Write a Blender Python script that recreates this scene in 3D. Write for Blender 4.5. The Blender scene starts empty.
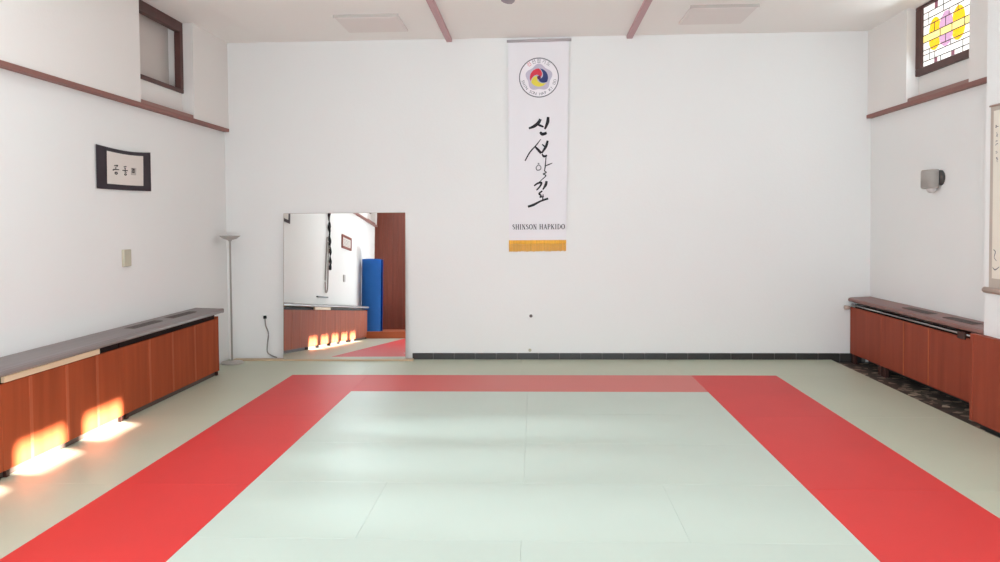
import bpy, bmesh, math, random
from mathutils import Vector, Matrix
random.seed(7)
C = bpy.context.scene.collection
PI = math.pi
XL, XLu, XR, XRu, YB, ZC = -4.33, -4.27, 4.52, 4.47, 10.53, 4.42
ZL, ZR = 3.20, 3.27          # ledge heights left / right
XP = 4.12                    # face of the near right wall

# ------------------------------------------------------------------ materials
def srgb(r, g, b):
    def f(c):
        c /= 255.0
        return c/12.92 if c <= .04045 else ((c+.055)/1.055)**2.4
    return (f(r), f(g), f(b), 1)

def mat(name, col, rough=.6, spec=.4, metal=0, noise=None, bump=None, coat=0, emis=None):
    m = bpy.data.materials.new(name); m.use_nodes = True
    nt = m.node_tree; N = nt.nodes; L = nt.links
    b = N['Principled BSDF']
    b.inputs['Base Color'].default_value = col
    b.inputs['Roughness'].default_value = rough
    b.inputs['Specular IOR Level'].default_value = spec
    b.inputs['Metallic'].default_value = metal
    b.inputs['Coat Weight'].default_value = coat
    if emis:
        b.inputs['Emission Color'].default_value = emis[0]
        b.inputs['Emission Strength'].default_value = emis[1]
    tc = N.new('ShaderNodeTexCoord')
    if noise:                                   # (scale xyz, amount, detail)
        sc, amt, det = noise
        mp = N.new('ShaderNodeMapping'); mp.inputs['Scale'].default_value = sc
        L.new(tc.outputs['Object'], mp.inputs['Vector'])
        n = N.new('ShaderNodeTexNoise'); n.inputs['Scale'].default_value = 1
        n.inputs['Detail'].default_value = det
        L.new(mp.outputs['Vector'], n.inputs['Vector'])
        r = N.new('ShaderNodeValToRGB')
        lo = tuple(c*(1-amt) for c in col[:3]) + (1,)
        hi = tuple(min(1, c*(1+amt)) for c in col[:3]) + (1,)
        r.color_ramp.elements[0].position = .3; r.color_ramp.elements[0].color = lo
        r.color_ramp.elements[1].position = .7; r.color_ramp.elements[1].color = hi
        L.new(n.outputs['Fac'], r.inputs['Fac']); L.new(r.outputs['Color'], b.inputs['Base Color'])
    if bump:                                    # (scale, strength, distance)
        n2 = N.new('ShaderNodeTexNoise'); n2.inputs['Scale'].default_value = bump[0]
        n2.inputs['Detail'].default_value = 4
        L.new(tc.outputs['Object'], n2.inputs['Vector'])
        bp = N.new('ShaderNodeBump'); bp.inputs['Strength'].default_value = bump[1]
        bp.inputs['Distance'].default_value = bump[2]
        L.new(n2.outputs['Fac'], bp.inputs['Height']); L.new(bp.outputs['Normal'], b.inputs['Normal'])
    return m

def pebble_mat():
    m = bpy.data.materials.new('pebble_floor'); m.use_nodes = True
    nt = m.node_tree; N = nt.nodes; L = nt.links; b = N['Principled BSDF']
    tc = N.new('ShaderNodeTexCoord'); v = N.new('ShaderNodeTexVoronoi'); v.inputs['Scale'].default_value = 13
    L.new(tc.outputs['Object'], v.inputs['Vector'])
    r = N.new('ShaderNodeValToRGB'); e = r.color_ramp.elements
    e[0].position = 0; e[0].color = srgb(48, 40, 37)
    e[1].position = 1; e[1].color = srgb(186, 164, 142)
    x = e.new(.55); x.color = srgb(84, 70, 62)
    sp = N.new('ShaderNodeSeparateColor'); L.new(v.outputs['Color'], sp.inputs['Color'])
    L.new(sp.outputs['Red'], r.inputs['Fac'])
    v2 = N.new('ShaderNodeTexVoronoi'); v2.feature = 'DISTANCE_TO_EDGE'; v2.inputs['Scale'].default_value = 13
    L.new(tc.outputs['Object'], v2.inputs['Vector'])
    r2 = N.new('ShaderNodeValToRGB'); r2.color_ramp.elements[0].position = .02; r2.color_ramp.elements[1].position = .09
    L.new(v2.outputs['Distance'], r2.inputs['Fac'])
    mx = N.new('ShaderNodeMix'); mx.data_type = 'RGBA'
    mx.inputs[6].default_value = srgb(52, 45, 42)
    L.new(r2.outputs['Color'], mx.inputs[0]); L.new(r.outputs['Color'], mx.inputs[7])
    L.new(mx.outputs[2], b.inputs['Base Color']); b.inputs['Roughness'].default_value = .5
    return m

def red_paler_mat():          # back mats turning a paler pink-red toward the middle
    m = mat('red_mat_paler', srgb(198, 106, 98), .5, .35)
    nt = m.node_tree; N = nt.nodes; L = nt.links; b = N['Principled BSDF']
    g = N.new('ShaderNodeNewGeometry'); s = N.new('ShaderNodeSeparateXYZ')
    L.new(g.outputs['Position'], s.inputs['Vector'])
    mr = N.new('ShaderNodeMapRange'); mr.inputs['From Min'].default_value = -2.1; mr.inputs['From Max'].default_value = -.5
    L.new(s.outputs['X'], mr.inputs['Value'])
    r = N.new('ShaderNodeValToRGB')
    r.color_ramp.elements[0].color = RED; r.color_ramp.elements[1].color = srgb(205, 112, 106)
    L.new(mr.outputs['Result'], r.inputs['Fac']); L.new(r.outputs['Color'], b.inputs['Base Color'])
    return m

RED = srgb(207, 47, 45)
M = {}
M['wall'] = mat('wall_paint', srgb(232, 230, 228), .85, .2, bump=(35, .12, .01), noise=((.6, .6, .6), .012, 2))
M['upper'] = mat('upper_wall_paint', srgb(229, 223, 219), .85, .2, bump=(35, .12, .01), noise=((.6, .6, .6), .012, 2))
M['ceil'] = mat('ceiling_paint', srgb(241, 236, 232), .9, .1)
M['ceilbox'] = mat('ceiling_panel_paint', srgb(230, 221, 217), .85, .1)
M['floor'] = pebble_mat()
M['mat_pale'] = mat('pale_green_vinyl', srgb(188, 197, 186), .42, .38, noise=((1.2, 1.2, 1.2), .02, 2), bump=(160, .06, .003))
M['mat_grey'] = mat('grey_green_vinyl', srgb(184, 186, 166), .42, .38, noise=((1.2, 1.2, 1.2), .02, 2), bump=(160, .06, .003))
M['mat_red'] = mat('red_vinyl', RED, .48, .32, noise=((1.5, 1.5, 1.5), .03, 2), bump=(160, .06, .003))
M['mat_red_paler'] = red_paler_mat()
M['wood'] = mat('mahogany_veneer', srgb(156, 74, 44), .65, .08, noise=((9, 9, .7), .16, 5))
M['wood_r'] = mat('mahogany_veneer_darker', srgb(146, 66, 46), .55, .15, noise=((9, 9, .7), .16, 5))
M['plinth'] = mat('plinth_grey_brown', srgb(92, 76, 70), .6, .2)
M['wood_lip'] = mat('mahogany_lipping', srgb(170, 88, 58), .6, .1, noise=((9, 9, .7), .1, 4))
M['wood_dark'] = mat('dark_wood', srgb(62, 34, 28), .5, .3, noise=((3, 3, 3), .15, 4))
M['wood_rear'] = mat('rear_panelling', srgb(118, 60, 46), .5, .3, noise=((14, 14, .5), .18, 4))
M['shelf_l'] = mat('grey_shelf_board', srgb(128, 116, 114), .4, .45, noise=((14, .6, 14), .14, 4))
M['shelf_r'] = mat('brown_shelf_board', srgb(128, 84, 76), .35, .45, noise=((14, .6, 14), .14, 4))
M['grille'] = mat('shelf_grille', srgb(104, 92, 88), .5, .3)
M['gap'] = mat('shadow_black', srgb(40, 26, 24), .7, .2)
M['cream'] = mat('cream_batten', srgb(222, 196, 164), .5, .3, noise=((9, .7, 9), .06, 3))  # batten's pale cream includes light reflecting beneath the shelf
M['metal'] = mat('brushed_metal', srgb(190, 188, 186), .35, .5, metal=.9)
M['ledge'] = mat('brown_red_ledge', srgb(140, 96, 88), .55, .3, noise=((12, .6, 12), .12, 4))
M['sill'] = mat('sill_board', srgb(152, 116, 108), .6, .3, noise=((12, .6, 12), .1, 4))
M['frame'] = mat('dark_brown_frame', srgb(86, 56, 52), .5, .35, noise=((8, 8, 8), .12, 4))
M['blind'] = mat('pale_blind', srgb(208, 198, 192), .8, .2)
M['beam'] = mat('mauve_beam', srgb(192, 154, 156), .6, .3)
M['tile'] = mat('dark_tile', srgb(52, 50, 49), .3, .5, noise=((4, 4, 4), .15, 3))
M['grout'] = mat('tile_grout', srgb(120, 116, 112), .8, .2)
M['mirror'] = mat('mirror_silver', srgb(240, 240, 238), .0, .5, metal=1)
M['mirror_edge'] = mat('mirror_edge', srgb(168, 150, 136), .4, .5)
M['tan'] = mat('tan_board', srgb(196, 170, 140), .5, .3, noise=((.7, 9, 9), .1, 4))
M['lamp'] = mat('grey_lamp_enamel', srgb(178, 171, 165), .4, .5)
M['rod'] = mat('pale_grey_rod', srgb(186, 176, 178), .5, .4)
M['lamp_dark'] = mat('grey_lamp_dark', srgb(72, 68, 66), .5, .4)
M['shade'] = mat('warm_grey_shade', srgb(212, 204, 198), .6, .2)
M['glassw'] = mat('frosted_glass', srgb(205, 196, 192), .3, .5)
M['black'] = mat('black_plastic', srgb(30, 29, 30), .5, .4)
M['cord'] = mat('grey_cord', srgb(150, 142, 138), .6, .3)
M['socket'] = mat('white_plastic', srgb(232, 230, 227), .4, .5)
M['beige'] = mat('beige_plastic', srgb(190, 182, 162), .5, .4)
M['cloth'] = mat('banner_cloth', srgb(233, 228, 231), .8, .15, bump=(60, .1, .004))
M['ink'] = mat('brush_ink', srgb(44, 42, 46), .7, .2)
M['ink2'] = mat('thin_ink', srgb(110, 106, 110), .7, .2)
M['e_ring'] = mat('emblem_grey', srgb(112, 108, 116), .7, .2)
M['e_petal'] = mat('emblem_lilac', srgb(196, 186, 202), .7, .2)
M['e_white'] = mat('emblem_white', srgb(240, 234, 238), .7, .2)
M['e_red'] = mat('emblem_red', srgb(214, 66, 80), .7, .2)
M['e_blue'] = mat('emblem_blue', srgb(60, 68, 116), .7, .2)
M['e_yel'] = mat('emblem_yellow', srgb(232, 212, 84), .7, .2)
M['e_vio'] = mat('emblem_violet', srgb(112, 56, 96), .7, .2)
M['fringe'] = mat('gold_fringe', srgb(236, 172, 62), .6, .3, noise=((90, 90, .8), .18, 3))
M['mount'] = mat('black_mount', srgb(92, 82, 88), .7, .2, noise=((6, 6, 6), .1, 3))
M['paper'] = mat('calligraphy_paper', srgb(222, 212, 205), .8, .2)
M['seal'] = mat('faded_seal', srgb(186, 178, 172), .8, .2)
M['scroll'] = mat('scroll_mount', srgb(186, 172, 160), .8, .2, noise=((4, 4, 4), .04, 3))
M['scrollp'] = mat('scroll_paper', srgb(228, 218, 204), .8, .2)
M['roller'] = mat('roller_wood', srgb(184, 160, 148), .5, .3)
M['blue'] = mat('blue_foam', srgb(44, 112, 190), .6, .3, noise=((3, 3, 3), .05, 3))
M['redframe'] = mat('red_brown_frame', srgb(134, 66, 54), .5, .3)
M['step'] = mat('step_wood', srgb(176, 92, 58), .35, .4, noise=((.7, 9, 9), .12, 4))
M['fan'] = mat('fan_grey', srgb(150, 134, 142), .5, .4)
M['belt'] = mat('black_belt_cotton', srgb(42, 40, 42), .8, .1)
M['rope'] = mat('white_cord', srgb(196, 190, 184), .8, .1)
def glass(name, col, s): return mat(name, col, .3, .4, emis=(col, s))  # self-glowing glass stands in for daylight coming through the panes
M['g_clear'] = glass('glass_clear', srgb(250, 250, 244), .8)
M['g_band'] = glass('glass_pale_yellow', srgb(255, 238, 150), .7)
M['g_yel'] = glass('glass_yellow', srgb(252, 204, 10), .65)
M['g_lil'] = glass('glass_lilac', srgb(214, 168, 204), .62)
M['g_pur'] = glass('glass_purple', srgb(150, 92, 110), .4)
M['lead'] = mat('lead_came', srgb(104, 96, 98), .6, .2)

# ------------------------------------------------------------------ builders
class MB:
    def __init__(s): s.bm = bmesh.new(); s.mi = 0
    def _faces(s, fs):
        for f in fs: f.material_index = s.mi
    def box(s, x0, x1, y0, y1, z0, z1):
        v = [s.bm.verts.new((x, y, z)) for z in (z0, z1) for y in (y0, y1) for x in (x0, x1)]
        s._faces([s.bm.faces.new([v[i] for i in q]) for q in
                  ((0, 2, 3, 1), (4, 5, 7, 6), (0, 1, 5, 4), (2, 6, 7, 3), (1, 3, 7, 5), (0, 4, 6, 2))])
        return s
    def bevbox(s, x0, x1, y0, y1, z0, z1, r=.005, seg=2):
        b = bmesh.new(); t = MB.__new__(MB); t.bm = b; t.mi = s.mi; t.box(x0, x1, y0, y1, z0, z1)
        bmesh.ops.bevel(b, geom=b.edges[:], offset=r, segments=seg, affect='EDGES', profile=.5)
        s.merge(b); return s
    def merge(s, b, mtx=None):
        mp = {}
        for v in b.verts: mp[v] = s.bm.verts.new(mtx @ v.co if mtx else v.co)
        for f in b.faces:
            try: g = s.bm.faces.new([mp[v] for v in f.verts]); g.material_index = s.mi; g.smooth = f.smooth
            except ValueError: pass
        b.free()
    def poly(s, pts):
        f = s.bm.faces.new([s.bm.verts.new(p) for p in pts]); f.material_index = s.mi; return s
    def prism(s, pts, d):                       # polygon pts (3D) extruded along vector d
        d = Vector(d); a = [s.bm.verts.new(p) for p in pts]; b = [s.bm.verts.new(Vector(p)+d) for p in pts]
        n = len(pts); fs = [s.bm.faces.new(a[::-1]), s.bm.faces.new(b)]
        for i in range(n): fs.append(s.bm.faces.new((a[i], a[(i+1) % n], b[(i+1) % n], b[i])))
        s._faces(fs); return s
    def tube(s, pts, r, seg=10, caps=True):
        pts = [Vector(p) for p in pts]; rings = []
        up = Vector((0, 0, 1))
        for i, p in enumerate(pts):
            t = (pts[min(i+1, len(pts)-1)]-pts[max(i-1, 0)]).normalized()
            a = t.cross(up)
            if a.length < 1e-3: a = t.cross(Vector((1, 0, 0)))
            a.normalize(); b = t.cross(a).normalized()
            rr = r[i] if isinstance(r, (list, tuple)) else r
            rings.append([s.bm.verts.new(p+a*math.cos(2*PI*k/seg)*rr+b*math.sin(2*PI*k/seg)*rr) for k in range(seg)])
        fs = []
        for i in range(len(rings)-1):
            for k in range(seg):
                f = s.bm.faces.new((rings[i][k], rings[i][(k+1) % seg], rings[i+1][(k+1) % seg], rings[i+1][k])); f.smooth = True; fs.append(f)
        if caps: fs += [s.bm.faces.new(rings[0][::-1]), s.bm.faces.new(rings[-1])]
        s._faces(fs); return s
    def lathe(s, prof, c=(0, 0, 0), seg=40, a0=0, a1=2*PI):
        full = abs(a1-a0-2*PI) < 1e-6; n = seg if full else seg+1
        rings = []
        for r, z in prof:
            if r < 1e-6: rings.append([s.bm.verts.new((c[0], c[1], c[2]+z))]*n)
            else: rings.append([s.bm.verts.new((c[0]+r*math.cos(a0+(a1-a0)*k/seg), c[1]+r*math.sin(a0+(a1-a0)*k/seg), c[2]+z)) for k in range(n)])
        fs = []
        for i in range(len(rings)-1):
            for k in range(seg):
                k2 = (k+1) % n
                q = []
                for v in (rings[i][k], rings[i][k2], rings[i+1][k2], rings[i+1][k]):
                    if v not in q: q.append(v)
                if len(q) > 2:
                    f = s.bm.faces.new(q); f.smooth = True; fs.append(f)
        s._faces(fs); return s
    def build(s, name, mats, parent=None, loc=None):
        me = bpy.data.meshes.new(name)
        bmesh.ops.recalc_face_normals(s.bm, faces=s.bm.faces[:])
        s.bm.to_mesh(me); s.bm.free()
        for m in (mats if isinstance(mats, (list, tuple)) else [mats]): me.materials.append(m)
        o = bpy.data.objects.new(name, me); C.objects.link(o)
        if parent is not None:
            o.parent = parent
            o.matrix_parent_inverse = Matrix.Translation(-parent.location)
        return o

def origin(o, p):                                # move a mesh's origin to its base
    p = Vector(p)
    o.data.transform(Matrix.Translation(-p)); o.location = p; return o

def tag(o, label=None, cat=None, group=None, kind=None):
    if label: o['label'] = label
    if cat: o['category'] = cat
    if group: o['group'] = group
    if kind: o['kind'] = kind
    return o
def thing(name, label, cat, loc, group=None):
    o = bpy.data.objects.new(name, None); C.objects.link(o); o.location = loc; o.empty_display_size = .1
    return tag(o, label, cat, group)
def struct(name, mb, m, label, cat): return tag(mb.build(name, m), label, cat, kind='structure')

def stroke(mb, pts, widths, mapf):               # brush stroke as a flat ribbon; pts 2D, mapf -> 3D
    n = len(pts); L, R = [], []
    for i, (x, y) in enumerate(pts):
        ax, ay = pts[max(i-1, 0)]; bx, by = pts[min(i+1, n-1)]
        dx, dy = bx-ax, by-ay; l = math.hypot(dx, dy) or 1
        w = widths[i]/2 if isinstance(widths, (list, tuple)) else widths/2
        L.append((x-dy/l*w, y+dx/l*w)); R.append((x+dy/l*w, y-dx/l*w))
    vl = [mb.bm.verts.new(mapf(*q)) for q in L]; vr = [mb.bm.verts.new(mapf(*q)) for q in R]
    for i in range(n-1):
        f = mb.bm.faces.new((vl[i], vl[i+1], vr[i+1], vr[i])); f.material_index = mb.mi
def smooth(pts, k=6):                            # Catmull-Rom through 2D/3D points
    out = []; P = [pts[0]]+list(pts)+[pts[-1]]
    for i in range(1, len(P)-2):
        for j in range(k):
            t = j/k
            out.append(tuple(.5*(2*b+(c-a)*t+(2*a-5*b+4*c-d)*t*t+(3*b-a-3*c+d)*t**3)
                             for a, b, c, d in zip(P[i-1], P[i], P[i+1], P[i+2])))
    out.append(tuple(pts[-1])); return out
def brush(mb, pts, w, mapf, k=6):
    sp = smooth(pts, k); n = len(sp)
    ws = [w[min(int(i/(n-1)*(len(w)-1)), len(w)-2)]*(1-((i/(n-1)*(len(w)-1)) % 1 if i < n-1 else 1)) +
          w[min(int(i/(n-1)*(len(w)-1))+1, len(w)-1)]*((i/(n-1)*(len(w)-1)) % 1 if i < n-1 else 1) for i in range(n)]
    stroke(mb, sp, ws, mapf)
def disc(mb, cx, cy, r, mapf, n=40, a0=0, a1=2*PI):
    mb.poly([mapf(cx+r*math.cos(a0+(a1-a0)*i/n), cy+r*math.sin(a0+(a1-a0)*i/n)) for i in range(n if a1-a0 > 6.28 else n+1)])

def glyphs(text, size, place):                   # outline text (built-in font) -> list of vertices via place(x, y)
    c = bpy.data.curves.new('lettering', 'FONT'); c.body = text; c.size = size; c.resolution_u = 2
    c.align_x = 'CENTER'; c.align_y = 'CENTER'
    o = bpy.data.objects.new('lettering', c); C.objects.link(o)
    me = bpy.data.meshes.new_from_object(o.evaluated_get(bpy.context.evaluated_depsgraph_get()))
    b = bmesh.new(); b.from_mesh(me)
    for v in b.verts: v.co = Vector(place(v.co.x, v.co.y))
    bpy.data.objects.remove(o); bpy.data.curves.remove(c); bpy.data.meshes.remove(me)
    return b

# ------------------------------------------------------------------ room shell
struct('floor', MB().box(-4.7, 5.0, -2.2, 10.8, -.12, -.04), M['floor'], 'dark brown pebble floor showing along the right wall beside the mats', 'floor')
struct('ceiling', MB().box(-4.7, 5.0, -2.2, 10.8, ZC, ZC+.15), M['ceil'], 'plain off-white ceiling above the training hall', 'ceiling')
struct('wall_back', MB().box(-4.7, 5.0, YB, YB+.2, -.12, ZC+.02), M['wall'], 'white back wall with the hanging banner and the leaning mirror', 'wall')

WY0, WY1 = 8.15, 9.45
struct('wall_left', MB().box(-4.75, XL, -2.2, YB+.02, -.12, ZL), M['wall'], 'white lower left wall below the brown ledge', 'wall')
mb = MB()
mb.box(-4.75, XLu, .15, WY0, ZL, ZC+.02).box(-4.75, XLu, WY1, YB+.02, ZL, ZC+.02)
mb.box(-4.75, XLu, -2.2, -1.1, ZL, ZC+.02)
for a, b in ((WY0, WY1), (-1.1, .15)):
    mb.box(-4.75, -4.42, a, b, ZL, 3.545)
    mb.box(-4.75, -4.60, a, b, 3.545, ZC+.02)
struct('wall_left_upper', mb, M['upper'], 'white upper left wall above the ledge with a recessed window', 'wall')

RY0, RY1 = 8.13, 9.46
struct('wall_right', MB().box(XR, 4.9, 7.1, YB+.02, -.12, ZR), M['wall'], 'white far right wall below the ledge', 'wall')
mb = MB()
mb.box(XRu, 4.9, 7.1, RY0, ZR, ZC+.02).box(XRu, 4.9, RY1, YB+.02, ZR, ZC+.02)
mb.box(4.62, 4.9, RY0, RY1, ZR, ZC+.02)
struct('wall_right_upper', mb, M['upper'], 'white upper right wall around the stained glass window', 'wall')
# near right wall: stands further in, with five small clerestory openings out of view
OP = [.42, 1.31, 2.20, 3.09, 3.98]; OW = .30; OZ0, OZ1 = 3.45, 3.71
mb = MB()
mb.box(XP, XP+.07, -2.2, 7.20, -.12, OZ0).box(XP, XP+.07, -2.2, 7.20, OZ1, ZC+.02)
ys = [-2.2]+[q for c in OP for q in (c-OW, c+OW)]+[7.20]
for i in range(0, len(ys), 2): mb.box(XP, XP+.07, ys[i], ys[i+1], OZ0, OZ1)
mb.box(XP+.07, 4.9, 7.12, 7.20, -.12, ZC+.02)
struct('wall_right_near', mb, M['wall'], 'bright white projecting wall at the right edge, behind the hanging scroll', 'wall')
mb = MB().box(-4.7, 4.3, -2.2, -1.35, -.12, ZC+.02)
y = -4.7
while y < 4.2:
    mb.box(y+.004, y+.146, -1.35, -1.335, -.04, ZC); y += .15
struct('wall_rear', mb, M['wood_rear'], 'red-brown vertical wood panelling seen in the mirror', 'wall')

# ledges, beams, tile skirting
struct('trim_1', MB().bevbox(XL-.01, XLu+.02, -2.0, YB-.03, ZL-.018, ZL+.026, .006), M['ledge'], 'thin red-brown ledge running along the left wall', 'ledge')
struct('trim_2', MB().bevbox(XRu-.02, XR+.01, 7.2, YB-.01, ZR-.02, ZR+.028, .006), M['ledge'], 'thin red-brown ledge on the right wall under the stained glass', 'ledge')
struct('trim_3', MB().bevbox(-1.205, -1.125, -1.9, YB, ZC-.045, ZC+.01, .008), M['beam'], 'mauve-brown ceiling strip left of the banner', 'beam')
struct('trim_4', MB().bevbox(1.255, 1.335, -1.9, YB, ZC-.045, ZC+.01, .008), M['beam'], 'mauve-brown ceiling strip right of the banner', 'beam')
mb = MB(); mb.box(-1.72, 4.46, YB-.012, YB+.01, -.05, .08)
mb.mi = 1; x = -1.72
while x < 4.4:
    mb.bevbox(x+.003, min(x+.289, 4.47), YB-.02, YB, -.05, .084, .003, 1); x += .292
struct('baseboard_back', mb, [M['grout'], M['tile']], 'row of dark grey tiles along the foot of the back wall', 'baseboard')
mb = MB(); mb.box(XP-.012, XP+.02, 4.0, 7.22, -.05, .05)
mb.mi = 1; y = 4.0
while y < 7.2:
    mb.bevbox(XP-.02, XP, y+.003, min(y+.289, 7.22), -.05, .06, .003, 1); y += .292
struct('baseboard_right', mb, [M['grout'], M['tile']], 'dark tile skirting under the wood panel at the right edge', 'baseboard')

struct('baseboard_right_far', MB().bevbox(XR-.015, XR+.01, 7.2, YB, -.05, .09, .003, 1), M['tile'], 'dark tile skirting in the shadow under the far right radiator covers', 'baseboard')

# ------------------------------------------------------------------ windows
def left_window(n, y0, y1, label):
    t = tag(thing(n, label, 'window', (-4.42, (y0+y1)/2, 3.54)), kind='structure')
    z0, z1 = 3.54, ZC
    mb = MB(); xa, xb = -4.47, -4.395
    mb.bevbox(xa, xb, y0, y1, z0, z0+.05, .006); mb.bevbox(xa, xb, y0, y1, z1-.125, z1, .006)
    mb.bevbox(xa, xb, y0, y0+.085, z0+.05, z1-.125, .006); mb.bevbox(xa, xb, y1-.085, y1, z0+.05, z1-.125, .006)
    mb.build('window_frame', M['frame'], t)
    MB().box(-4.60, -4.585, y0, y1, z0, z1).build('window_pane', M['blind'], t)
    MB().bevbox(-4.42, -4.275, y0+.005, y1-.005, ZL+.026, ZL+.07, .004).build('window_sill', M['sill'], t)
    return t
left_window('window_1', WY0, WY1, 'dark brown framed window with a pale blind, high in the left wall recess')
left_window('window_3', -1.1, .15, 'dark framed window high on the left wall, glimpsed only in the mirror')

t = tag(thing('window_2', 'stained glass window with yellow and lilac circles, high on the right wall', 'window', (4.6, 8.8, 3.6)), kind='structure')
z0, z1 = 3.605, ZC; gy0, gy1 = RY0+.07, 9.345
mb = MB(); xa, xb = 4.575, 4.63
mb.bevbox(xa, xb, RY0, RY1+.03, z0, z0+.085, .008); mb.bevbox(xa, xb, RY0, RY1+.03, z1-.03, z1, .004)
mb.bevbox(xa, xb, gy1, RY1+.03, z0+.085, z1-.03, .008); mb.bevbox(xa, xb, RY0, gy0, z0+.085, z1-.03, .008)
mb.build('window_frame', M['frame'], t)
mb = MB(); mb.box(4.612, 4.618, gy0, gy1, z0+.08, z1)
GX = 4.610
def gq(y0, y1, za, zb): mb.poly([(GX, y0, za), (GX, y1, za), (GX, y1, zb), (GX, y0, zb)])
mb.mi = 1; gq(gy0, gy1, 3.975, 4.06)
for cy, r, mi in ((9.085, .131, 2), (8.845, .142, 3), (8.592, .131, 2)):
    mb.mi = mi
    for s in (0, 1):
        cz = 4.062 if s == 0 else 3.973
        rr = (.158 if s == 0 else .128)*(1 if r < .14 else 1.06)
        mb.poly([(GX-.0005*mi, cy+r*math.cos(a), cz+(rr if s == 0 else -rr)*math.sin(a)) for a in [PI*i/20 for i in range(21)]])
mb.mi = 4
for cy in (9.06, 8.70):
    gq(cy-.035, cy+.035, 3.69, 3.75); gq(cy-.035, cy+.035, 4.315, 4.39)
mb.build('glass_pane', [M['g_clear'], M['g_band'], M['g_yel'], M['g_lil'], M['g_pur']], t)
mb = MB()
for z in (3.755, 3.83, 3.885, 3.975, 4.06, 4.165, 4.24, 4.315): mb.box(4.6055, 4.609, gy0, gy1, z-.005, z+.005)
for y_, za, zb in ((9.2, 3.755, 3.885), (8.95, 3.69, 3.755), (9.08, 3.755, 3.83), (8.75, 3.83, 3.885), (8.5, 3.69, 3.83), (8.965, 3.975, 4.06),
                   (8.72, 3.975, 4.06), (8.47, 3.975, 4.06), (8.85, 4.06, 4.165), (8.85, 3.885, 3.975), (9.09, 4.06, 4.165), (9.22, 4.165, 4.315), (8.9, 4.24, 4.39), (8.6, 4.165, 4.24), (8.45, 4.24, 4.315), (8.78, 4.165, 4.24)):
    mb.box(4.6055, 4.609, y_-.0045, y_+.0045, za, zb)
mb.build('lead_lines', M['lead'], t)
MB().bevbox(4.47+.01, 4.575, RY0+.01, RY1-.01, ZR+.03, ZR+.075, .004).build('window_sill', M['sill'], t)
MB().tube([(4.565, 9.48, 3.66), (4.55, 9.48, 3.6), (4.555, 9.48, 3.48)], .011).build('window_stay', M['lamp_dark'], t)

# ------------------------------------------------------------------ mats
X0, X1, X2, X3 = -3.063, -2.095, 1.904, 2.93
YI, YO = 8.50, 9.42
XA, XZ = -4.06, 4.0                   # outer edges of the side strips
def floor_mat(x0, x1, y0, y1, m, label, group):
    g = .0004
    o = MB().bevbox(x0+g, x1-g, y0+g, y1-g, -.04, 0, .0015, 1).build('floor_mat', M[m])
    origin(o, ((x0+x1)/2, (y0+y1)/2, -.04))
    return tag(o, label, 'mat', group)
ordw = ['first', 'second', 'third', 'fourth', 'fifth', 'sixth']
xm = (X1+X2)/2
for i in range(5):
    ya, yb = YI-i-1, YI-i
    G = 'pale green mats of the centre field'
    if i == 3:
        for (a, b, w) in ((X1, xm-1, 'left short'), (xm-1, xm+1, 'long middle'), (xm+1, X2, 'right short')):
            floor_mat(a, b, ya, yb, 'mat_pale', 'pale green floor mat, %s one in fourth centre row from the back wall' % w, G)
    else:
        floor_mat(X1, xm, ya, yb, 'mat_pale', 'pale green floor mat, left half of the %s centre row from the back wall' % ordw[i], G)
        floor_mat(xm, X2, ya, yb, 'mat_pale', 'pale green floor mat, right half of the %s centre row from the back wall' % ordw[i], G)
floor_mat(X1, xm, YI, YO, 'mat_red_paler', 'red floor mat turning to pink, back border left of the banner', 'red border mats')
floor_mat(xm, X2, YI, YO, 'mat_red_paler', 'pale pinkish red floor mat, back border right of the banner', 'red border mats')
def column(x0, x1, ytop, n, m, what, side, group, last=None):
    y = ytop
    for i in range(n):
        yb = y-2 if i < n-1 or last is None else last
        floor_mat(x0, x1, yb, y, m, '%s floor mat, %s from the back in the %s' % (what, ordw[i], side), group); y = yb
column(X0, X1, YO, 5, 'mat_red', 'bright red', 'left red border', 'red border mats', .3)
column(X2, X3, YO, 3, 'mat_red', 'bright red', 'right red border', 'red border mats')
column(XA, X0, YO, 5, 'mat_grey', 'grey-green', 'left outer strip beside the wood cover', 'grey-green outer mats', .3)
column(X3, XZ, YO, 3, 'mat_grey', 'grey-green', 'right outer strip beside the pebbles', 'grey-green outer mats')
xs = [-4.32, -2.2, -.2, 1.8, XZ]
for a, b, w in zip(xs, xs[1:], ('in front of floor lamp and mirror', 'left of centre below the banner', 'right of centre below the banner', 'at the far right corner')):
    floor_mat(a, b, YO, YB-.03, 'mat_grey', 'grey-green floor mat along the back wall, %s' % w, 'grey-green outer mats')
struct('floor_near', MB().box(X1, X2, .3, 3.5, -.04, -.002).box(XL, XP, -1.98, .3, -.04, -.002).box(X2, XP, .3, 3.42, -.04, -.002), M['mat_pale'], 'mat floor behind the camera position', 'floor')
o = MB().bevbox(XL+.01, XP-.02, -1.33, 1.2, -.002, .18, .012).build('low_step', M['step'])
tag(origin(o, (0, -.85, 0)), 'low varnished wooden step below the brown panelling, seen in the mirror', 'step')

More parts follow.
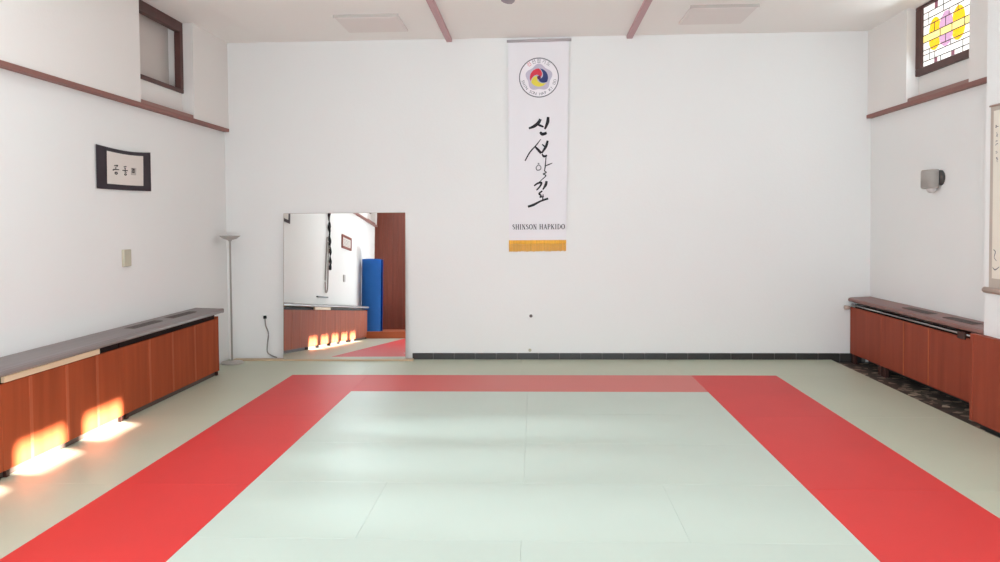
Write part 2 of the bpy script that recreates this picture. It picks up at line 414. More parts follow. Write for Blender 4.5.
# ------------------------------------------------------------------ left radiator covers
def cover_left(y0, y1, seams, label, batten=None):
    t = thing('radiator_cover', label, 'radiator cover', (-4.15, (y0+y1)/2, 0), 'wood radiator covers')
    XF = -4.0; e = [y0]+seams+[y1]
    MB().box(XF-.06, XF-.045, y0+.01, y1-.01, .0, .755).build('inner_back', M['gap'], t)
    MB().box(XF-.05, XF-.03, y0+.01, y1-.01, .001, .07).build('plinth', M['plinth'], t)
    for a, b in zip(e, e[1:]):
        MB().bevbox(XF-.022, XF, a+.001, b-.001, .055, .715, .003, 1).build('front_board', M['wood'], t)
    for s in e[1:-1]:
        MB().bevbox(XF-.01, XF+.004, s-.02, s+.02, .056, .714, .002, 1).build('cover_strip', M['wood_lip'], t)
    for yy in (y0+.03, y1-.07):
        MB().bevbox(XF-.03, XF-.002, yy, yy+.04, .001, .05, .002, 1).build('foot', M['wood_dark'], t)
    if batten: MB().bevbox(XF-.02, XF+.012, batten[0], batten[1], .722, .771, .003, 1).build('batten', M['cream'], t)
    return t
t = cover_left(7.2, 9.42, [7.7, 8.2, 8.75], 'red-brown wooden radiator cover at the far end of left wall, beside the floor lamp')
MB().bevbox(-4.30, -4.0, 9.40, 9.425, .05, .74, .003, 1).build('end_panel', M['wood'], t)
cover_left(5.5, 7.2, [5.83, 6.3, 6.75], 'red-brown wooden radiator cover with sunlit patches, at the left edge', (5.52, 6.78))
cover_left(3.5, 5.5, [4.0, 4.5, 5.0], 'second nearest left radiator cover, seen sunlit in the mirror')
t = cover_left(1.5, 3.5, [2.0, 2.5, 3.0], 'left radiator cover nearest the wooden step, seen in the mirror')
MB().bevbox(-4.30, -4.0, 1.48, 1.505, .05, .74, .003, 1).build('end_panel', M['wood'], t)

def shelf(name, label, xw, xf, y0, y1, m, vents, dz):
    t = thing(name, label, 'shelf', ((xw+xf)/2, (y0+y1)/2, .76))
    s = 1 if xf > xw else -1
    prof = [(xw, .838), (xf-s*.10, .830), (xf-s*.03, .826), (xf-s*.008, .818), (xf, .804), (xf, .788), (xf-s*.008, .777), (xf-s*.03, .772), (xw, .772)]
    MB().prism([(x, y0, z+dz) for x, z in prof], (0, y1-y0, 0)).build('board', m, t)
    for a, b in vents:
        mb = MB(); xa, xb = xw+s*.09, xw+s*.2
        mb.box(min(xa, xb), max(xa, xb), a, b, .828+dz, .8375+dz)
        y = a+.02
        while y < b-.01: mb.box(min(xa, xb)+.01, max(xa, xb)-.01, y, y+.012, .837+dz, .840+dz); y += .03
        mb.build('vent_grille', M['grille'], t)
    return t
t = shelf('radiator_shelf', 'long dark grey shelf board on top of the left radiator covers', XL, -3.965, 1.45, 9.51, M['shelf_l'], [(7.65, 8.25), (8.5, 9.1)], 0)
MB().tube([(-4.2, 9.515, .80), (-3.975, 9.515, .80)], .028, 12).build('rounded_end', M['shelf_l'], t)
t = shelf('radiator_shelf', 'red-brown shelf board on top of the far right radiator covers', XR, 4.222, 7.2, YB-.02, M['shelf_r'], [(7.75, 8.3), (8.6, 9.2)], .018)
# right covers
def cover_right(y0, y1, seams, label):
    t = thing('radiator_cover', label, 'radiator cover', (4.4, (y0+y1)/2, -.04), 'wood radiator covers')
    XF = 4.248; e = [y0]+seams+[y1]
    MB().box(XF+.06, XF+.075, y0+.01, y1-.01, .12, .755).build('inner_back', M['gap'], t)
    for a, b in zip(e, e[1:]):
        MB().bevbox(XF, XF+.022, a+.001, b-.001, .09, .718, .003, 1).build('front_board', M['wood_r'], t)
    for s in e[1:-1]:
        MB().bevbox(XF-.004, XF+.01, s-.012, s+.012, .091, .717, .002, 1).build('cover_strip', M['wood_lip'], t)
    for yy in (y0+.01, y1-.1):
        MB().bevbox(XF+.012, XF+.06, yy, yy+.08, -.04, .115, .003, 1).build('foot', M['wood_dark'], t)
    MB().tube([(XF+.012, y0+.01, .748), (XF+.012, y1-.01, .748)], .010, 8).build('metal_rail', M['metal'], t)
    return t
t = cover_right(9.58, 10.50, [], 'single-board red-brown radiator cover against the back wall corner on the right')
t = cover_right(7.58, 9.58, [8.44, 9.0], 'longer red-brown radiator cover on the right, between corner cover and white pier')
MB().bevbox(4.235, 4.30, 7.72, 7.86, .70, .775, .004, 1).build('corner_block', M['wood_dark'], t)

t = thing('wall_panel', 'red-brown wood wall panel cladding the white pier at the right edge', 'wall panel', (4.09, 6.0, 0))
e = [4.6, 5.15, 5.7, 6.25, 6.75, 7.26]
for a, b in zip(e, e[1:]): MB().bevbox(4.05, 4.075, a+.001, b-.001, .02, .83, .003, 1).build('front_board', M['wood_r'], t)
MB().bevbox(4.046, 4.098, 7.24, 7.29, .02, .831, .003, 1).build('edge_strip', M['wood_r'], t)
MB().box(4.07, 4.099, 4.6, 7.25, .06, .80).build('backing', M['wood_r'], t)
MB().bevbox(4.06, 4.119, 4.6, 7.25, .80, .829, .003, 1).build('top_rail', M['wood_r'], t)

# ------------------------------------------------------------------ mirror (leans on the back wall)
YAW, TILT = .0169, .0593
t = thing('leaning_mirror', 'tall frameless mirror leaning against back wall, reflecting the left wall', 'mirror', (-2.648, 10.391, .0235))
W, Hm = 1.695, 2.02
MB().box(-W/2, W/2, .0, .004, 0, Hm).build('glass', M['mirror'])
gl = bpy.data.objects['glass']
mb = MB(); r = .004
mb.box(-W/2-r, -W/2, -.001, .012, 0, Hm).box(W/2, W/2+r, -.001, .012, 0, Hm).box(-W/2-r, W/2+r, -.001, .012, Hm, Hm+r).box(-W/2, W/2, .005, .012, .0, Hm)
bk = mb.build('edge_backing', M['mirror_edge'])
for q in (gl, bk): q.parent = t
# normal toward the room (sin yaw, -cos yaw, tilt up)
t.rotation_euler = (-TILT, 0, YAW)
o = MB().bevbox(-4.2, -1.69, 10.36, 10.455, 0, .022, .004).build('wooden_batten', M['tan'])
tag(origin(o, (-2.95, 10.41, 0)), 'thin tan wooden batten on the floor under the mirror', 'board')

# ------------------------------------------------------------------ floor lamp
lx, ly = -4.145, 10.19
t = thing('floor_lamp', 'slim grey torchiere floor lamp in the back left corner', 'lamp', (lx, ly, 0))
MB().lathe([(0, .001), (.15, .001), (.152, .012), (.14, .022), (.03, .03), (.014, .045), (0, .045)], (lx, ly, 0)).build('base', M['lamp'], t)
MB().lathe([(0, .03), (.012, .03), (.012, 1.665), (.024, 1.67), (.026, 1.69), (0, 1.69)], (lx, ly, 0), 20).build('pole', M['lamp'], t)
MB().lathe([(.0, 1.682), (.03, 1.684), (.085, 1.70), (.135, 1.735), (.142, 1.742), (.136, 1.742), (.08, 1.712), (.028, 1.696), (0, 1.694)], (lx, ly, 0), 48).build('lamp_shade', M['lamp'], t)
MB().lathe([(0, 1.695), (.018, 1.697), (.018, 1.72), (0, 1.722)], (lx, ly, 0), 16).build('bulb', M['glassw'], t)

# plug and cord
t = thing('power_plug', 'black plug in the back wall left of the mirror, with hanging cord', 'plug', (-3.79, YB-.01, .59))
MB().bevbox(-3.822, -3.762, YB-.012, YB, .56, .625, .004).build('socket_plate', M['socket'], t)
MB().lathe([(0, -.02), (.022, -.02), (.024, .0), (.018, .022), (0, .022)], (-3.792, YB-.03, .592), 16).build('plug_body', M['black'], t)
MB().tube(smooth([(-3.792, YB-.03, .575), (-3.785, YB-.03, .48), (-3.75, YB-.02, .36), (-3.765, YB-.03, .2), (-3.76, YB-.04, .1), (-3.70, YB-.05, .055), (-3.62, YB-.06, .03)]), .009, 8).build('cord', M['cord'], t)
t = thing('wall_socket', 'small round white socket low on back wall below the banner', 'socket', (-.067, YB-.01, .597))
def ydisc(r, y0, y1, c):
    b = bmesh.new(); bmesh.ops.create_cone(b, cap_ends=True, segments=28, radius1=r, radius2=r*.92, depth=abs(y1-y0))
    q = MB(); q.merge(b, Matrix.Translation((c[0], (y0+y1)/2, c[1])) @ Matrix.Rotation(PI/2, 4, 'X')); return q
ydisc(.045, YB-.012, YB, (-.067, .597)).build('cover_plate', M['socket'], t)
ydisc(.024, YB-.0135, YB-.004, (-.067, .60)).build('socket_well', M['grille'], t)
o = ydisc(.022, YB-.02, YB, (-.084, .125)).build('cable_outlet', M['beige'])
tag(origin(o, (-.084, YB, .125)), 'tiny grey cable outlet on the back wall just above the dark tiles', 'outlet')
t = thing('radiator_valve', 'small brownish radiator valve on back wall beside the right cover', 'valve', (4.19, YB-.02, .711))
MB().tube([(4.19, YB+.005, .711), (4.19, YB-.05, .711)], .018, 12).build('valve_stem', M['beige'], t)
MB().tube([(4.165, YB-.05, .711), (4.235, YB-.05, .711)], [.03, .024], 14).build('valve_knob', M['roller'], t)
o = MB().bevbox(XL-.003, XL+.03, 7.80, 7.94, 1.462, 1.64, .006).build('wall_box', M['beige'])
tag(origin(o, (XL, 7.87, 1.462)), 'small beige box on the left wall below the calligraphy', 'box')

# ------------------------------------------------------------------ ceiling heaters and fan
def ceil_panel(x0, x1, y0, y1, skew, label):
    t = thing('ceiling_panel', label, 'ceiling panel', ((x0+x1)/2, (y0+y1)/2, ZC), 'pale ceiling panels')
    MB().bevbox(x0, x1, y0, y1, ZC-.03, ZC, .006).build('housing', M['ceilbox'], t)
    MB().bevbox(x0+.04, x1-.04, y0+.04, y1-.04, ZC-.034, ZC-.028, .002, 1).build('face_plate', M['ceilbox'], t)
    MB().box(x0-.01, x1+.01, y0-.006, y0, ZC-.034, ZC).build('edge_shade', M['roller'] if 0 else M['seal'], t)  # darker strip painted as the shadow line on the panel's near edge
    return t
ceil_panel(-2.42, -1.64, 9.22, 9.98, 0, 'flat pale rectangular ceiling panel on the left, near the left mauve strip')
ceil_panel(1.84, 2.62, 9.12, 9.9, 0, 'flat pale rectangular ceiling panel on the right, near the right mauve strip')
fx, fy, fz = -.16, 7.16, 4.135
t = thing('ceiling_fan', 'grey ceiling fan, only one blade tip showing at the top edge above the banner', 'fan', (fx, fy, ZC))
MB().lathe([(0, ZC), (.07, ZC), (.06, ZC-.05), (.014, ZC-.06), (.014, fz+.07), (.09, fz+.06), (.1, fz), (.07, fz-.06), (0, fz-.07)], (fx, fy, 0), 32).build('motor', M['fan'], t)
for k in range(3):
    a = math.radians(100+120*k)
    mb = MB(); b = bmesh.new(); q = MB(); q.bm.free(); q.bm = b
    pts = [(.12, -.045), (.2, -.06), (.6, -.07), (.68, -.055), (.715, -.02), (.715, .02), (.68, .055), (.6, .07), (.2, .06), (.12, .045)]
    q.prism([(x, y, -.005) for x, y in pts], (0, 0, .01))
    mb.merge(b, Matrix.Translation((fx, fy, fz)) @ Matrix.Rotation(a, 4, 'Z') @ Matrix.Rotation(math.radians(14), 4, 'X'))
    mb.build('blade', M['fan'], t)

# ------------------------------------------------------------------ banner
t = thing('hanging_banner', 'long white hanging banner with round emblem and black brush calligraphy on back wall', 'banner', (.04, YB-.03, 1.5))
MB().tube([(-.372, YB-.022, 4.366), (.506, YB-.022, 4.374)], .019, 12).build('rod', M['rod'], t)
MB().tube([(.067, YB-.022, 4.375), (.067, YB, 4.40)], .006, 8).build('hanger', M['lamp'], t)
def by(z): return YB-.020+.006*math.cos((z-1.6)*1.7)
def edge(z):
    k = (4.37-z)/2.87
    return -.355-.008*k, .475-.055*k
mb = MB(); NZ = 40; rows = []
for i in range(NZ+1):
    z = 1.635+(4.385-1.635)*i/NZ; a, b = edge(z)
    rows.append([mb.bm.verts.new((a+(b-a)*j/8, by(z), z)) for j in range(9)])
for i in range(NZ):
    for j in range(8):
        f = mb.bm.faces.new((rows[i][j], rows[i][j+1], rows[i+1][j+1], rows[i+1][j])); f.smooth = True
cl = mb.build('cloth', M['cloth'], t)
mb = MB()                                         # knotted gold fringe: a band with many cut strands
mb.box(-.364, .422, by(1.64)-.004, by(1.64)+.002, 1.60, 1.648)
n = 78
for i in range(n):
    x = -.364+.786*i/n; l = random.uniform(-.01, .006)
    mb.box(x, x+.0078, by(1.6)-.004+.003*(i % 2), by(1.6)-.001+.003*(i % 2), 1.497+l, 1.602)
mb.build('fringe', M['fringe'], t)
# banner drawing coordinates: u = right, v = up (metres on the cloth)
def on(d):
    return lambda u, v: (u, by(v)-d, v)
ec, ez = .063, 3.867
mb = MB(); f0, f1, f2, f3 = on(.002), on(.003), on(.004), on(.005)
mb.mi = 0; disc(mb, ec, ez, .272, f0, 64)
mb.mi = 1; disc(mb, ec, ez, .258, f1, 64)
mb.mi = 2                                         # five-petalled lilac blossom
pts = []
for i in range(100):
    a = PI/2+2*PI*i/100
    rr = .172+.016*math.cos(5*(a-PI/2))
    pts.append((ec+rr*math.cos(a), ez+rr*math.sin(a)))
mb.poly([f2(*q) for q in pts])
R = .124                                          # three swirling lobes: red top, yellow lower left, blue right
NR = 14
for k, mi in ((0, 3), (1, 5), (2, 4)):
    a0 = math.radians(92+120*k); mb.mi = mi; g = []
    for i in range(NR+1):
        q = i/NR; r_ = .02+(R-.02)*q; tw = -math.radians(75)*(1-q)
        wd = math.radians(62+50*math.sin(PI*min(q, .72)/1.44))
        g.append([mb.bm.verts.new(f3(ec+r_*math.cos(a0+tw+wd*j/12), ez+r_*math.sin(a0+tw+wd*j/12))) for j in range(13)])
    for i in range(NR):
        for j in range(12):
            ff = mb.bm.faces.new((g[i][j], g[i][j+1], g[i+1][j+1], g[i+1][j])); ff.material_index = mi
mb.mi = 6; disc(mb, ec, ez, .026, on(.006), 24)
em = mb.build('emblem', [M['e_ring'], M['e_white'], M['e_petal'], M['e_red'], M['e_blue'], M['e_yel'], M['e_vio']], t)
for i, ch in enumerate('신선합기도'):
    a = math.radians(126-18*i); ro = a-PI/2
    cx, cz = ec+.222*math.cos(a), ez+.222*math.sin(a)
    q = MB(); q.merge(glyphs(ch, .064, lambda x, y: on(.004)(cx+x*math.cos(ro)-y*math.sin(ro), cz+x*math.sin(ro)+y*math.cos(ro))))
    q.build('letter', M['e_red'] if i == 0 else M['e_ring'], em)
txt = 'SHIN SON HAP KI DO'
for i, ch in enumerate(txt):
    if ch == ' ': continue
    a = math.radians(192+(348-192)*i/(len(txt)-1)); ro = a+PI/2
    cx, cz = ec+.224*math.cos(a), ez+.224*math.sin(a)
    q = MB(); q.merge(glyphs(ch, .056, lambda x, y: on(.004)(cx+x*math.cos(ro)-y*math.sin(ro), cz+x*math.sin(ro)+y*math.cos(ro))))
    q.build('letter', M['e_ring'], em)
# brush calligraphy, drawn on a sheet of 358 x 562 units
S = .01364/5.114
def sheet(u, v):
    X = .0635+(505-539)*.01364+u*S; z = 3.867-(105-78)*.013716-v*S*1.0055
    return on(.003)(X-(105+v/5.114-78)*.000107, z)
mb = MB()
for pts, w in [
    ([(182, 72), (172, 90), (150, 108), (122, 119)], (14, 17, 16, 9)),
    ([(160, 92), (178, 104), (198, 112)], (8, 12, 8)),
    ([(221, 62), (218, 90), (204, 124)], (13, 17, 9)),
    ([(180, 138), (192, 149), (214, 143)], (11, 17, 13)),
    ([(184, 174), (160, 205), (128, 240), (103, 284)], (3, 6, 7, 6)),
    ([(152, 210), (168, 226), (186, 246)], (6, 13, 13)),
    ([(219, 182), (210, 212), (188, 246)], (11, 14, 8)),
    ([(190, 200), (204, 212), (212, 214)], (5, 8, 6)),
    ([(190, 250), (200, 262), (216, 257)], (6, 12, 8)),
    ([(211, 258), (209, 285), (206, 318), (202, 338)], (4, 5, 6, 4)),
    ([(204, 312), (222, 305), (243, 297)], (4, 6, 3)),
    ([(202, 336), (212, 344), (196, 352), (210, 360), (190, 380), (172, 396)], (4, 6, 5, 6, 4, 3)),
    ([(150, 412), (166, 400), (187, 396), (180, 415), (162, 434)], (7, 9, 11, 8, 7)),
    ([(214, 388), (209, 408), (194, 432)], (12, 14, 6)),
    ([(192, 438), (176, 452), (186, 462), (180, 470), (200, 466)], (7, 10, 7, 7, 5)),
    ([(196, 456), (194, 482)], (5, 6)),
    ([(118, 518), (146, 509), (184, 490), (222, 477)], (11, 13, 9, 11)),
]: brush(mb, pts, w, sheet)
mb.mi = 1
brush(mb, [(172, 304), (160, 318), (166, 332), (182, 328), (184, 314), (172, 304)], (4, 5, 5, 5, 4, 4), sheet)
brush(mb, [(168, 296), (176, 300)], (4, 5), sheet)
mb.build('calligraphy', [M['ink'], M['ink2']], cl)
# serif line of capitals
def serif_text(txt, x0, x1, zb, h):
    U = dict(S=.62, H=.86, I=.42, N=.86, O=.82, A=.82, P=.68, K=.84, D=.84); U[' '] = .4; gap = .1
    tot = sum(U[c]+gap for c in txt)-gap; k = (x1-x0)/tot; x = x0; f = on(.003)
    TH, TN, SB = .16*h, .065*h, .055*h
    for c in txt:
        w = U[c]*k; mb = MB()
        m = lambda a, b, x=x, w=w: f(x+a*w, zb+b*h)
        def seg(p, q, t): stroke(mb, [(x+p[0]*w, zb+p[1]*h), (x+q[0]*w, zb+q[1]*h)], t, f)
        def bar(cx, z, l=.34): seg((cx-l/2, z), (cx+l/2, z), SB)
        if c in 'HNKPID':
            xs_ = {'I': [.5], 'P': [.26], 'D': [.24], 'K': [.24]}.get(c, [.2, .8])
            for j, q in enumerate(xs_):
                seg((q, 0), (q, 1), TN if c == 'N' else TH); bar(q, 0, .7 if c == 'I' else .36); bar(q, 1, .7 if c == 'I' else .36)
        if c == 'H': seg((.2, .5), (.8, .5), TN)
        if c == 'N': seg((.2, 1), (.8, 0), TH)
        if c == 'K': seg((.28, .42), (.85, 1), TN); seg((.42, .56), (.88, 0), TH); bar(.85, 0, .3); bar(.84, 1, .3)
        if c == 'A': seg((.5, 1), (.14, 0), TN); seg((.5, 1), (.84, 0), TH); seg((.26, .34), (.72, .34), TN); bar(.13, 0, .3); bar(.85, 0, .34)
        if c == 'P': brush(mb, [(x+.26*w, zb+h*.97), (x+.7*w, zb+h*.95), (x+.86*w, zb+h*.74), (x+.7*w, zb+h*.5), (x+.26*w, zb+h*.46)], (TN, TN, TH, TN, TN), f)
        if c == 'D': brush(mb, [(x+.24*w, zb+h*.97), (x+.62*w, zb+h*.94), (x+.92*w, zb+h*.5), (x+.62*w, zb+h*.06), (x+.24*w, zb+h*.03)], (TN, TN, TH, TN, TN), f)
        if c == 'O': brush(mb, [(x+w*(.5+.43*math.sin(a)), zb+h*(.5+.48*math.cos(a))) for a in [2*PI*i/16 for i in range(17)]], [TN if i % 8 == 0 else TH*(.5+.5*abs(math.sin(2*PI*i/16))) for i in range(17)], f, 2)
        if c == 'S': brush(mb, [(x+w*a, zb+h*b) for a, b in ((.86, .8), (.6, .97), (.24, .86), (.26, .64), (.7, .42), (.84, .2), (.5, .02), (.14, .2))], (TN, TN, TH, TH, TH, TH, TN, TN), f)
        if c != ' ': mb.build('letter', M['ink'], cl)
        else: mb.bm.free()
        x += w+gap*k
serif_text('SHINSON HAPKIDO', -.315, .405, 1.797, .068)

# ------------------------------------------------------------------ calligraphy sheet on the left wall
t = thing('calligraphy_mount', 'small black mounted calligraphy sheet with three characters on left wall', 'picture', (XL+.02, 7.92, 2.27))
X_ = XL+.012
def bow(a, b): return XL+.012+.02*math.sin(PI*a)*(.4+.6*b)
def warp(a, b):                                   # a along the wall 0..1, b up 0..1
    y = 7.355+1.07*a
    zt = 2.70+.012*a-.028*math.sin(PI*a); zbm = 2.263+.014*a-.004*math.sin(PI*a)
    return y, zbm+(zt-zbm)*b
mb = MB(); g = []
for i in range(17):
    g.append([mb.bm.verts.new((bow(i/16, j/6),)+warp(i/16, j/6)) for j in range(7)])
for i in range(16):
    for j in range(6): mb.bm.faces.new((g[i][j], g[i+1][j], g[i+1][j+1], g[i][j+1]))
r = mb.bm.faces[:]; bmesh.ops.solidify(mb.bm, geom=r, thickness=.006)
ml = mb.build('mount_board', M['mount'], t)
def onp(d): return lambda a, b: (bow(a, b)+d,)+warp(a, b)
fp = onp(.008); mb = MB(); g = []
for i in range(13):
    g.append([mb.bm.verts.new(fp(.152+.665*i/12, .13+.775*j/4)) for j in range(5)])
for i in range(12):
    for j in range(4): mb.bm.faces.new((g[i][j], g[i+1][j], g[i+1][j+1], g[i][j+1]))
pp = mb.build('paper', M['paper'], t)
mb = MB(); fi = onp(.011)
def K(u, v):                                      # drawing units: 605 x 562 sketch of the sheet
    u -= 40; v -= 12; a = (u-52)/470; ztop = 82+70*a; zbot = 463+24*a
    return fi(a, 1-(v-ztop)/(zbot-ztop))
GL = [[([(216, 266), (230, 264), (243, 262), (236, 276)], 8), ([(229, 278), (229, 300)], 6), ([(204, 306), (228, 300), (256, 302)], 8),
               ([(216, 296), (208, 312)], 6), ([(232, 322), (222, 332), (232, 344), (241, 333), (232, 322)], 8),
               ], [([(292, 274), (318, 272)], 6), ([(304, 264), (304, 274)], 7), ([(298, 282), (310, 290)], 8), ([(282, 306), (328, 308)], 8), ([(305, 290), (306, 326)], 6),
               ([(300, 320), (318, 324)], 6), ([(308, 334), (300, 342), (310, 350), (317, 341), (308, 334)], 7),
               ], [([(362, 290), (386, 292)], 6), ([(366, 303), (388, 302)], 5), ([(376, 292), (374, 328)], 6), ([(362, 318), (384, 326)], 6), ([(386, 290), (386, 330)], 5)]]
for grp in GL:
    mb = MB()
    for pts, w in grp: stroke(mb, smooth(pts, 4) if len(pts) > 2 else pts, w, K)
    mb.build('character', M['ink'], pp)
mb = MB(); fi2 = fi; fi = onp(.0095); mb.poly([K(356, 282), (K(406, 286)), K(404, 352), K(356, 346)]); mb.build('seal', M['seal'], pp)

# ------------------------------------------------------------------ wall lamp on the right
t = thing('wall_lamp', 'small grey half-round wall lamp on the right wall', 'lamp', (XR, 8.9, 2.2))
LY, HW, PR, sz0, sz1 = 8.86, .135, .105, 2.24, 2.45
mb = MB(); n = 28; g = []
for i in range(n+1):
    a = PI*i/n; c_, s_ = math.cos(a), math.sin(a)
    y_ = LY+HW*math.copysign(abs(c_)**.7, c_); x_ = XR-.03-PR*s_**.7
    g.append([mb.bm.verts.new((XR-.03+(x_-XR+.03)*k, LY+(y_-LY)*k, z)) for k, z in ((.90, sz0), (1, sz0+.015), (1.0, sz1-.02), (.93, sz1))])
for i in range(n):
    for j in range(3):
        f = mb.bm.faces.new((g[i][j], g[i+1][j], g[i+1][j+1], g[i][j+1])); f.smooth = True
bmesh.ops.solidify(mb.bm, geom=mb.bm.faces[:], thickness=.006)
mb.build('lamp_shade', M['shade'], t)
def xcyl(prof, y_, z_, seg=36):                   # lathe about an axis perpendicular to the wall
    b = bmesh.new(); q = MB(); q.bm.free(); q.bm = b; q.lathe(prof, (0, 0, 0), seg)
    w = MB(); w.merge(b, Matrix.Translation((0, y_, z_)) @ Matrix.Rotation(PI/2, 4, 'Y')); return w
xcyl([(0, 4.487), (.075, 4.487), (.085, 4.495), (.085, 4.522), (0, 4.522)], 8.74, 2.355).build('back_plate', M['lamp_dark'], t)
MB().tube([(4.50, 8.80, 2.34), (4.44, 8.86, 2.34)], .015, 10).build('arm', M['lamp_dark'], t)
b = bmesh.new(); bmesh.ops.create_uvsphere(b, u_segments=20, v_segments=12, radius=.055)
for f in b.faces: f.smooth = True
mb = MB(); mb.merge(b, Matrix.Translation((4.455, 8.82, 2.232)) @ Matrix.Diagonal((1, 1, .8, 1))); mb.build('bulb', M['glassw'], t)

# ------------------------------------------------------------------ hanging scroll at right edge
t = thing('hanging_scroll', 'tall beige hanging scroll with brush writing at the right edge', 'scroll', (XP-.01, 6.87, 1.2))
sx = XP-.008; ya, yb = 6.55, 7.115
MB().bevbox(sx-.003, sx+.003, ya, yb, 1.27, 2.905, .001, 1).build('mounting_cloth', M['scroll'], t)
pp = MB().box(sx-.006, sx-.003, ya+.05, yb-.05, 1.36, 2.86).build('paper', M['scrollp'], t)
rnd = random.Random(3); fm = lambda u, v: (sx-.0065, yb-u, v)
for col in range(4):
    z = 2.72-.05*col
    for k in range(9 if col else 5):
        u = .085+.11*col; mb = MB()
        for s_ in range(3):
            p0 = (u+rnd.uniform(-.015, .02), z+rnd.uniform(-.02, .02)); p1 = (u+rnd.uniform(0, .04), z+rnd.uniform(-.03, .02))
            stroke(mb, [p0, ((p0[0]+p1[0])/2, (p0[1]+p1[1])/2+.005), p1], .006, fm)
        mb.build('character', M['ink2'], pp); z -= .075
mb = MB(); brush(mb, [(.07, 1.62), (.1, 1.60), (.085, 1.55), (.12, 1.52)], (.006, .012, .008, .005), fm); mb.build('character', M['ink2'], pp)
mb = MB(); brush(mb, [(.06, 1.46), (.1, 1.44), (.16, 1.47)], (.005, .012, .006), fm); mb.build('character', M['ink2'], pp)
mb = MB(); brush(mb, [(.2, 1.75), (.24, 1.65), (.22, 1.5), (.3, 1.45)], (.008, .014, .01, .006), fm); mb.build('character', M['ink2'], pp)
MB().tube([(sx-.012, ya-.03, 1.25), (sx-.012, yb+.045, 1.25)], .027, 16).build('roller', M['roller'], t)
MB().tube([(sx-.008, ya-.005, 2.908), (sx-.008, yb+.002, 2.908)], .009, 12).build('top_rod', M['roller'], t)

# ------------------------------------------------------------------ things seen in the mirror
mb = MB()
c0 = (-4.02, .75)
pts = []
n = 150
for i in range(n+1):                              # spiral section of a rolled mat
    a = 2*PI*4*i/n; r = .10+.19*i/n
    pts.append((c0[0]+r*math.cos(a), c0[1]+r*math.sin(a)))
va = [mb.bm.verts.new((x, y, .18)) for x, y in pts]; vb = [mb.bm.verts.new((x, y, 2.08)) for x, y in pts]
for i in range(n):
    f = mb.bm.faces.new((va[i], va[i+1], vb[i+1], vb[i])); f.smooth = True
bmesh.ops.solidify(mb.bm, geom=mb.bm.faces[:], thickness=.03)
o = mb.build('rolled_mat', M['blue'])
tag(origin(o, (c0[0], c0[1], .18)), 'tall blue foam mat rolled upright in the corner, seen in the mirror', 'rolled mat')
t = thing('framed_certificate', 'small red-brown framed certificate, seen in the mirror on the left wall', 'picture', (XL+.01, 2.4, 2.22))
mb = MB(); y0, y1, z0, z1 = 2.05, 3.1, 2.20, 2.52; w = .055
mb.bevbox(XL, XL+.03, y0, y1, z0, z0+w, .004).bevbox(XL, XL+.03, y0, y1, z1-w, z1, .004).bevbox(XL, XL+.03, y0, y0+w, z0+w, z1-w, .004).bevbox(XL, XL+.03, y1-w, y1, z0+w, z1-w, .004)
mb.build('picture_frame', M['redframe'], t)
pq = MB().box(XL, XL+.012, y0+w, y1-w, z0+w, z1-w).build('sheet', M['paper'], t)
mb = MB()
for k in range(5): mb.box(XL+.012, XL+.0135, y0+.17, y1-.17-.03*(k % 2), z1-.11-.032*k, z1-.103-.032*k)
mb.build('text_lines', M['ink2'], pq)
o = MB().bevbox(XL, XL+.025, 2.70, 2.86, 1.40, 1.57, .005).build('light_switch', M['lamp'])
tag(origin(o, (XL, 2.43, 1.42)), 'small grey light switch, seen in the mirror below the framed certificate', 'switch')
t = thing('hanging_belts', 'knotted black belts and a pale cord hanging on left wall, seen in the mirror', 'belts', (XL+.03, 4.5, 2.8))
MB().tube([(XL, 4.55, 2.84), (XL+.06, 4.55, 2.84), (XL+.07, 4.55, 2.87)], .012, 8).build('hook', M['lamp_dark'], t)
for k in range(2):
    pts = smooth([(XL+.05, 4.55, 2.85), (XL+.05, 4.60-.1*k, 2.6), (XL+.04, 4.40+.09*k, 2.35), (XL+.06, 4.52-.08*k, 2.1), (XL+.04, 4.34+.06*k, 1.95), (XL+.05, 4.4-.05*k, 1.6+.12*k)], 5)
    MB().tube(pts, [.020+.014*math.sin(i*1.1+k) for i in range(len(pts))], 8).build('belt', M['belt'], t)
pts = smooth([(XL+.03, 4.62, 2.3), (XL+.03, 4.72, 1.7), (XL+.03, 4.74, 1.25), (XL+.03, 4.64, 1.1), (XL+.03, 4.52, 1.22), (XL+.03, 4.5, 1.7), (XL+.03, 4.5, 2.2)], 6)
MB().tube(pts, .016, 8).build('cord_loop', M['cord'], t)
o = MB().bevbox(XL, XL+.035, 4.45, 5.35, .985, 1.012, .004).build('wall_rail', M['lamp_dark'])
tag(origin(o, (XL, 4.65, .985)), 'thin dark rail on left wall under the belts, seen in the mirror', 'rail')

# ------------------------------------------------------------------ light
def area(name, loc, rot, sx, sy, e, col=(1, 1, 1), spread=PI):
    l = bpy.data.lights.new(name, 'AREA'); l.shape = 'RECTANGLE'; l.size = sx; l.size_y = sy; l.energy = e; l.color = col; l.spread = spread
    o = bpy.data.objects.new(name, l); C.objects.link(o); o.location = loc; o.rotation_euler = rot; return o
COOL = (.755, .925, 1)
area('rear_fill', (.6, -1.25, 2.0), (PI/2, 0, 0), 6.2, 2.8, 105, COOL)  # unseen fill lamp added behind the camera to light the room
area('rear_low_fill', (.3, -.9, .5), (math.radians(146), 0, 0), 6.0, .7, 400, COOL)  # added lamp tilted upward to brighten the ceiling
area('ceiling_fill', (0, 4.2, 4.3), (0, 0, 0), 6.5, 5.0, 30, COOL)  # overhead fill with no fixture, added for the floor and walls
area('left_fill', (-4.2, 3.2, 3.85), (0, math.radians(-92), 0), .8, 4.4, 180, COOL)  # unseen source added on the left to brighten the right wall
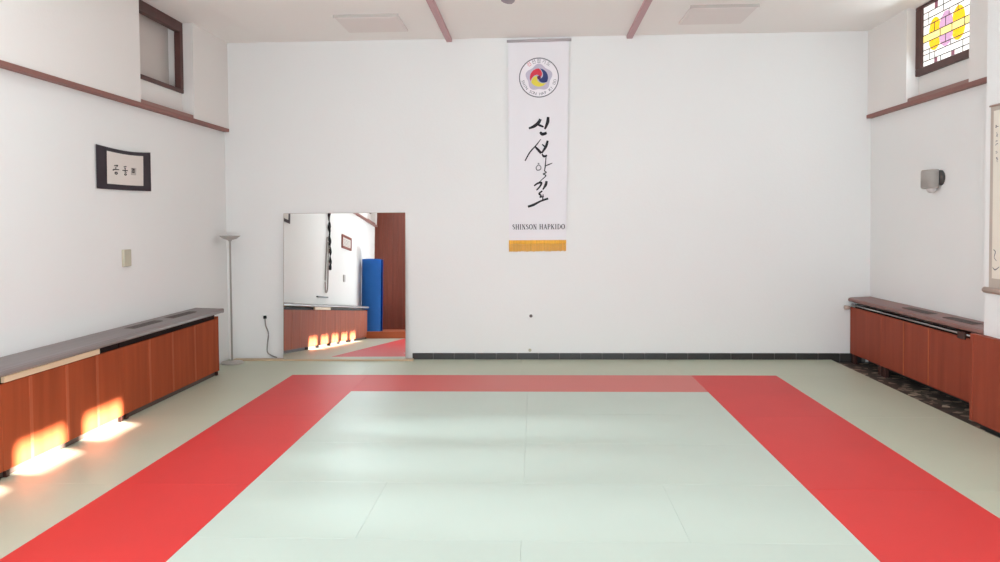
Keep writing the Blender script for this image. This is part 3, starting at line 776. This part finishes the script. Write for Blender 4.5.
area('right_window_daylight', (4.45, 8.8, 4.0), (0, math.radians(65), 0), .7, 1.1, 8, COOL)
for Y_, X_, e_, k_ in ((7.0, -.55, 430, .95), (6.0, -.8, 300, .95), (4.95, -.3, 270, 1.1)):  # spots added to make the soft bright bands on the pale mats
    l = bpy.data.lights.new('mat_band_spot', 'SPOT'); l.energy = e_; l.color = COOL; l.spot_size = math.radians(11*k_); l.spot_blend = 1; l.shadow_soft_size = .05
    o = bpy.data.objects.new('mat_band_spot', l); C.objects.link(o); o.location = (-3.6, Y_, 4.36)
    d_ = Vector((X_+3.6, 0, -4.36)).normalized(); yv = Vector((0, 1, 0)); xv = yv.cross(-d_)
    o.matrix_world = Matrix.Translation(o.location) @ Matrix((xv, yv, -d_)).transposed().to_4x4() @ Matrix.Diagonal((3.2, 1, 1, 1))
sd = Vector((-1, .35, -.43)).normalized()
l = bpy.data.lights.new('sun', 'SUN'); l.energy = 88; l.angle = .016; l.color = (1, .95, .86)
o = bpy.data.objects.new('sun', l); C.objects.link(o); o.location = (9, -1, 7); o.rotation_euler = sd.to_track_quat('-Z', 'Y').to_euler()
w = bpy.data.worlds.new('world'); bpy.context.scene.world = w; w.use_nodes = True
w.node_tree.nodes['Background'].inputs['Color'].default_value = (.8, .88, 1, 1)
w.node_tree.nodes['Background'].inputs['Strength'].default_value = .9

# ------------------------------------------------------------------ camera
f, cy, H = 763.52, 245.63, 1.9023
R3 = [(.9989085, .0460730, -.0076892), (.0062436, .0314378, .9994862), (-.0462910, .9984433, -.0311159)]
cd = bpy.data.cameras.new('camera'); cam = bpy.data.objects.new('camera', cd); C.objects.link(cam)
cd.sensor_fit = 'HORIZONTAL'; cd.sensor_width = 36; cd.lens = f*36/1000; cd.shift_y = (cy-281)/1000
cd.clip_start = .05; cd.clip_end = 200
r_, u_, f_ = (Vector(v) for v in R3)
m4 = Matrix((r_, u_, -f_)).transposed().to_4x4(); m4.translation = Vector((0, 0, H)); cam.matrix_world = m4
sc = bpy.context.scene; sc.camera = cam
sc.view_settings.view_transform = 'Standard'; sc.view_settings.look = 'None'
sc.view_settings.exposure = 0; sc.view_settings.gamma = 1
sc.cycles.use_denoising = True
sc.cycles.max_bounces = 10; sc.cycles.diffuse_bounces = 6; sc.cycles.glossy_bounces = 5
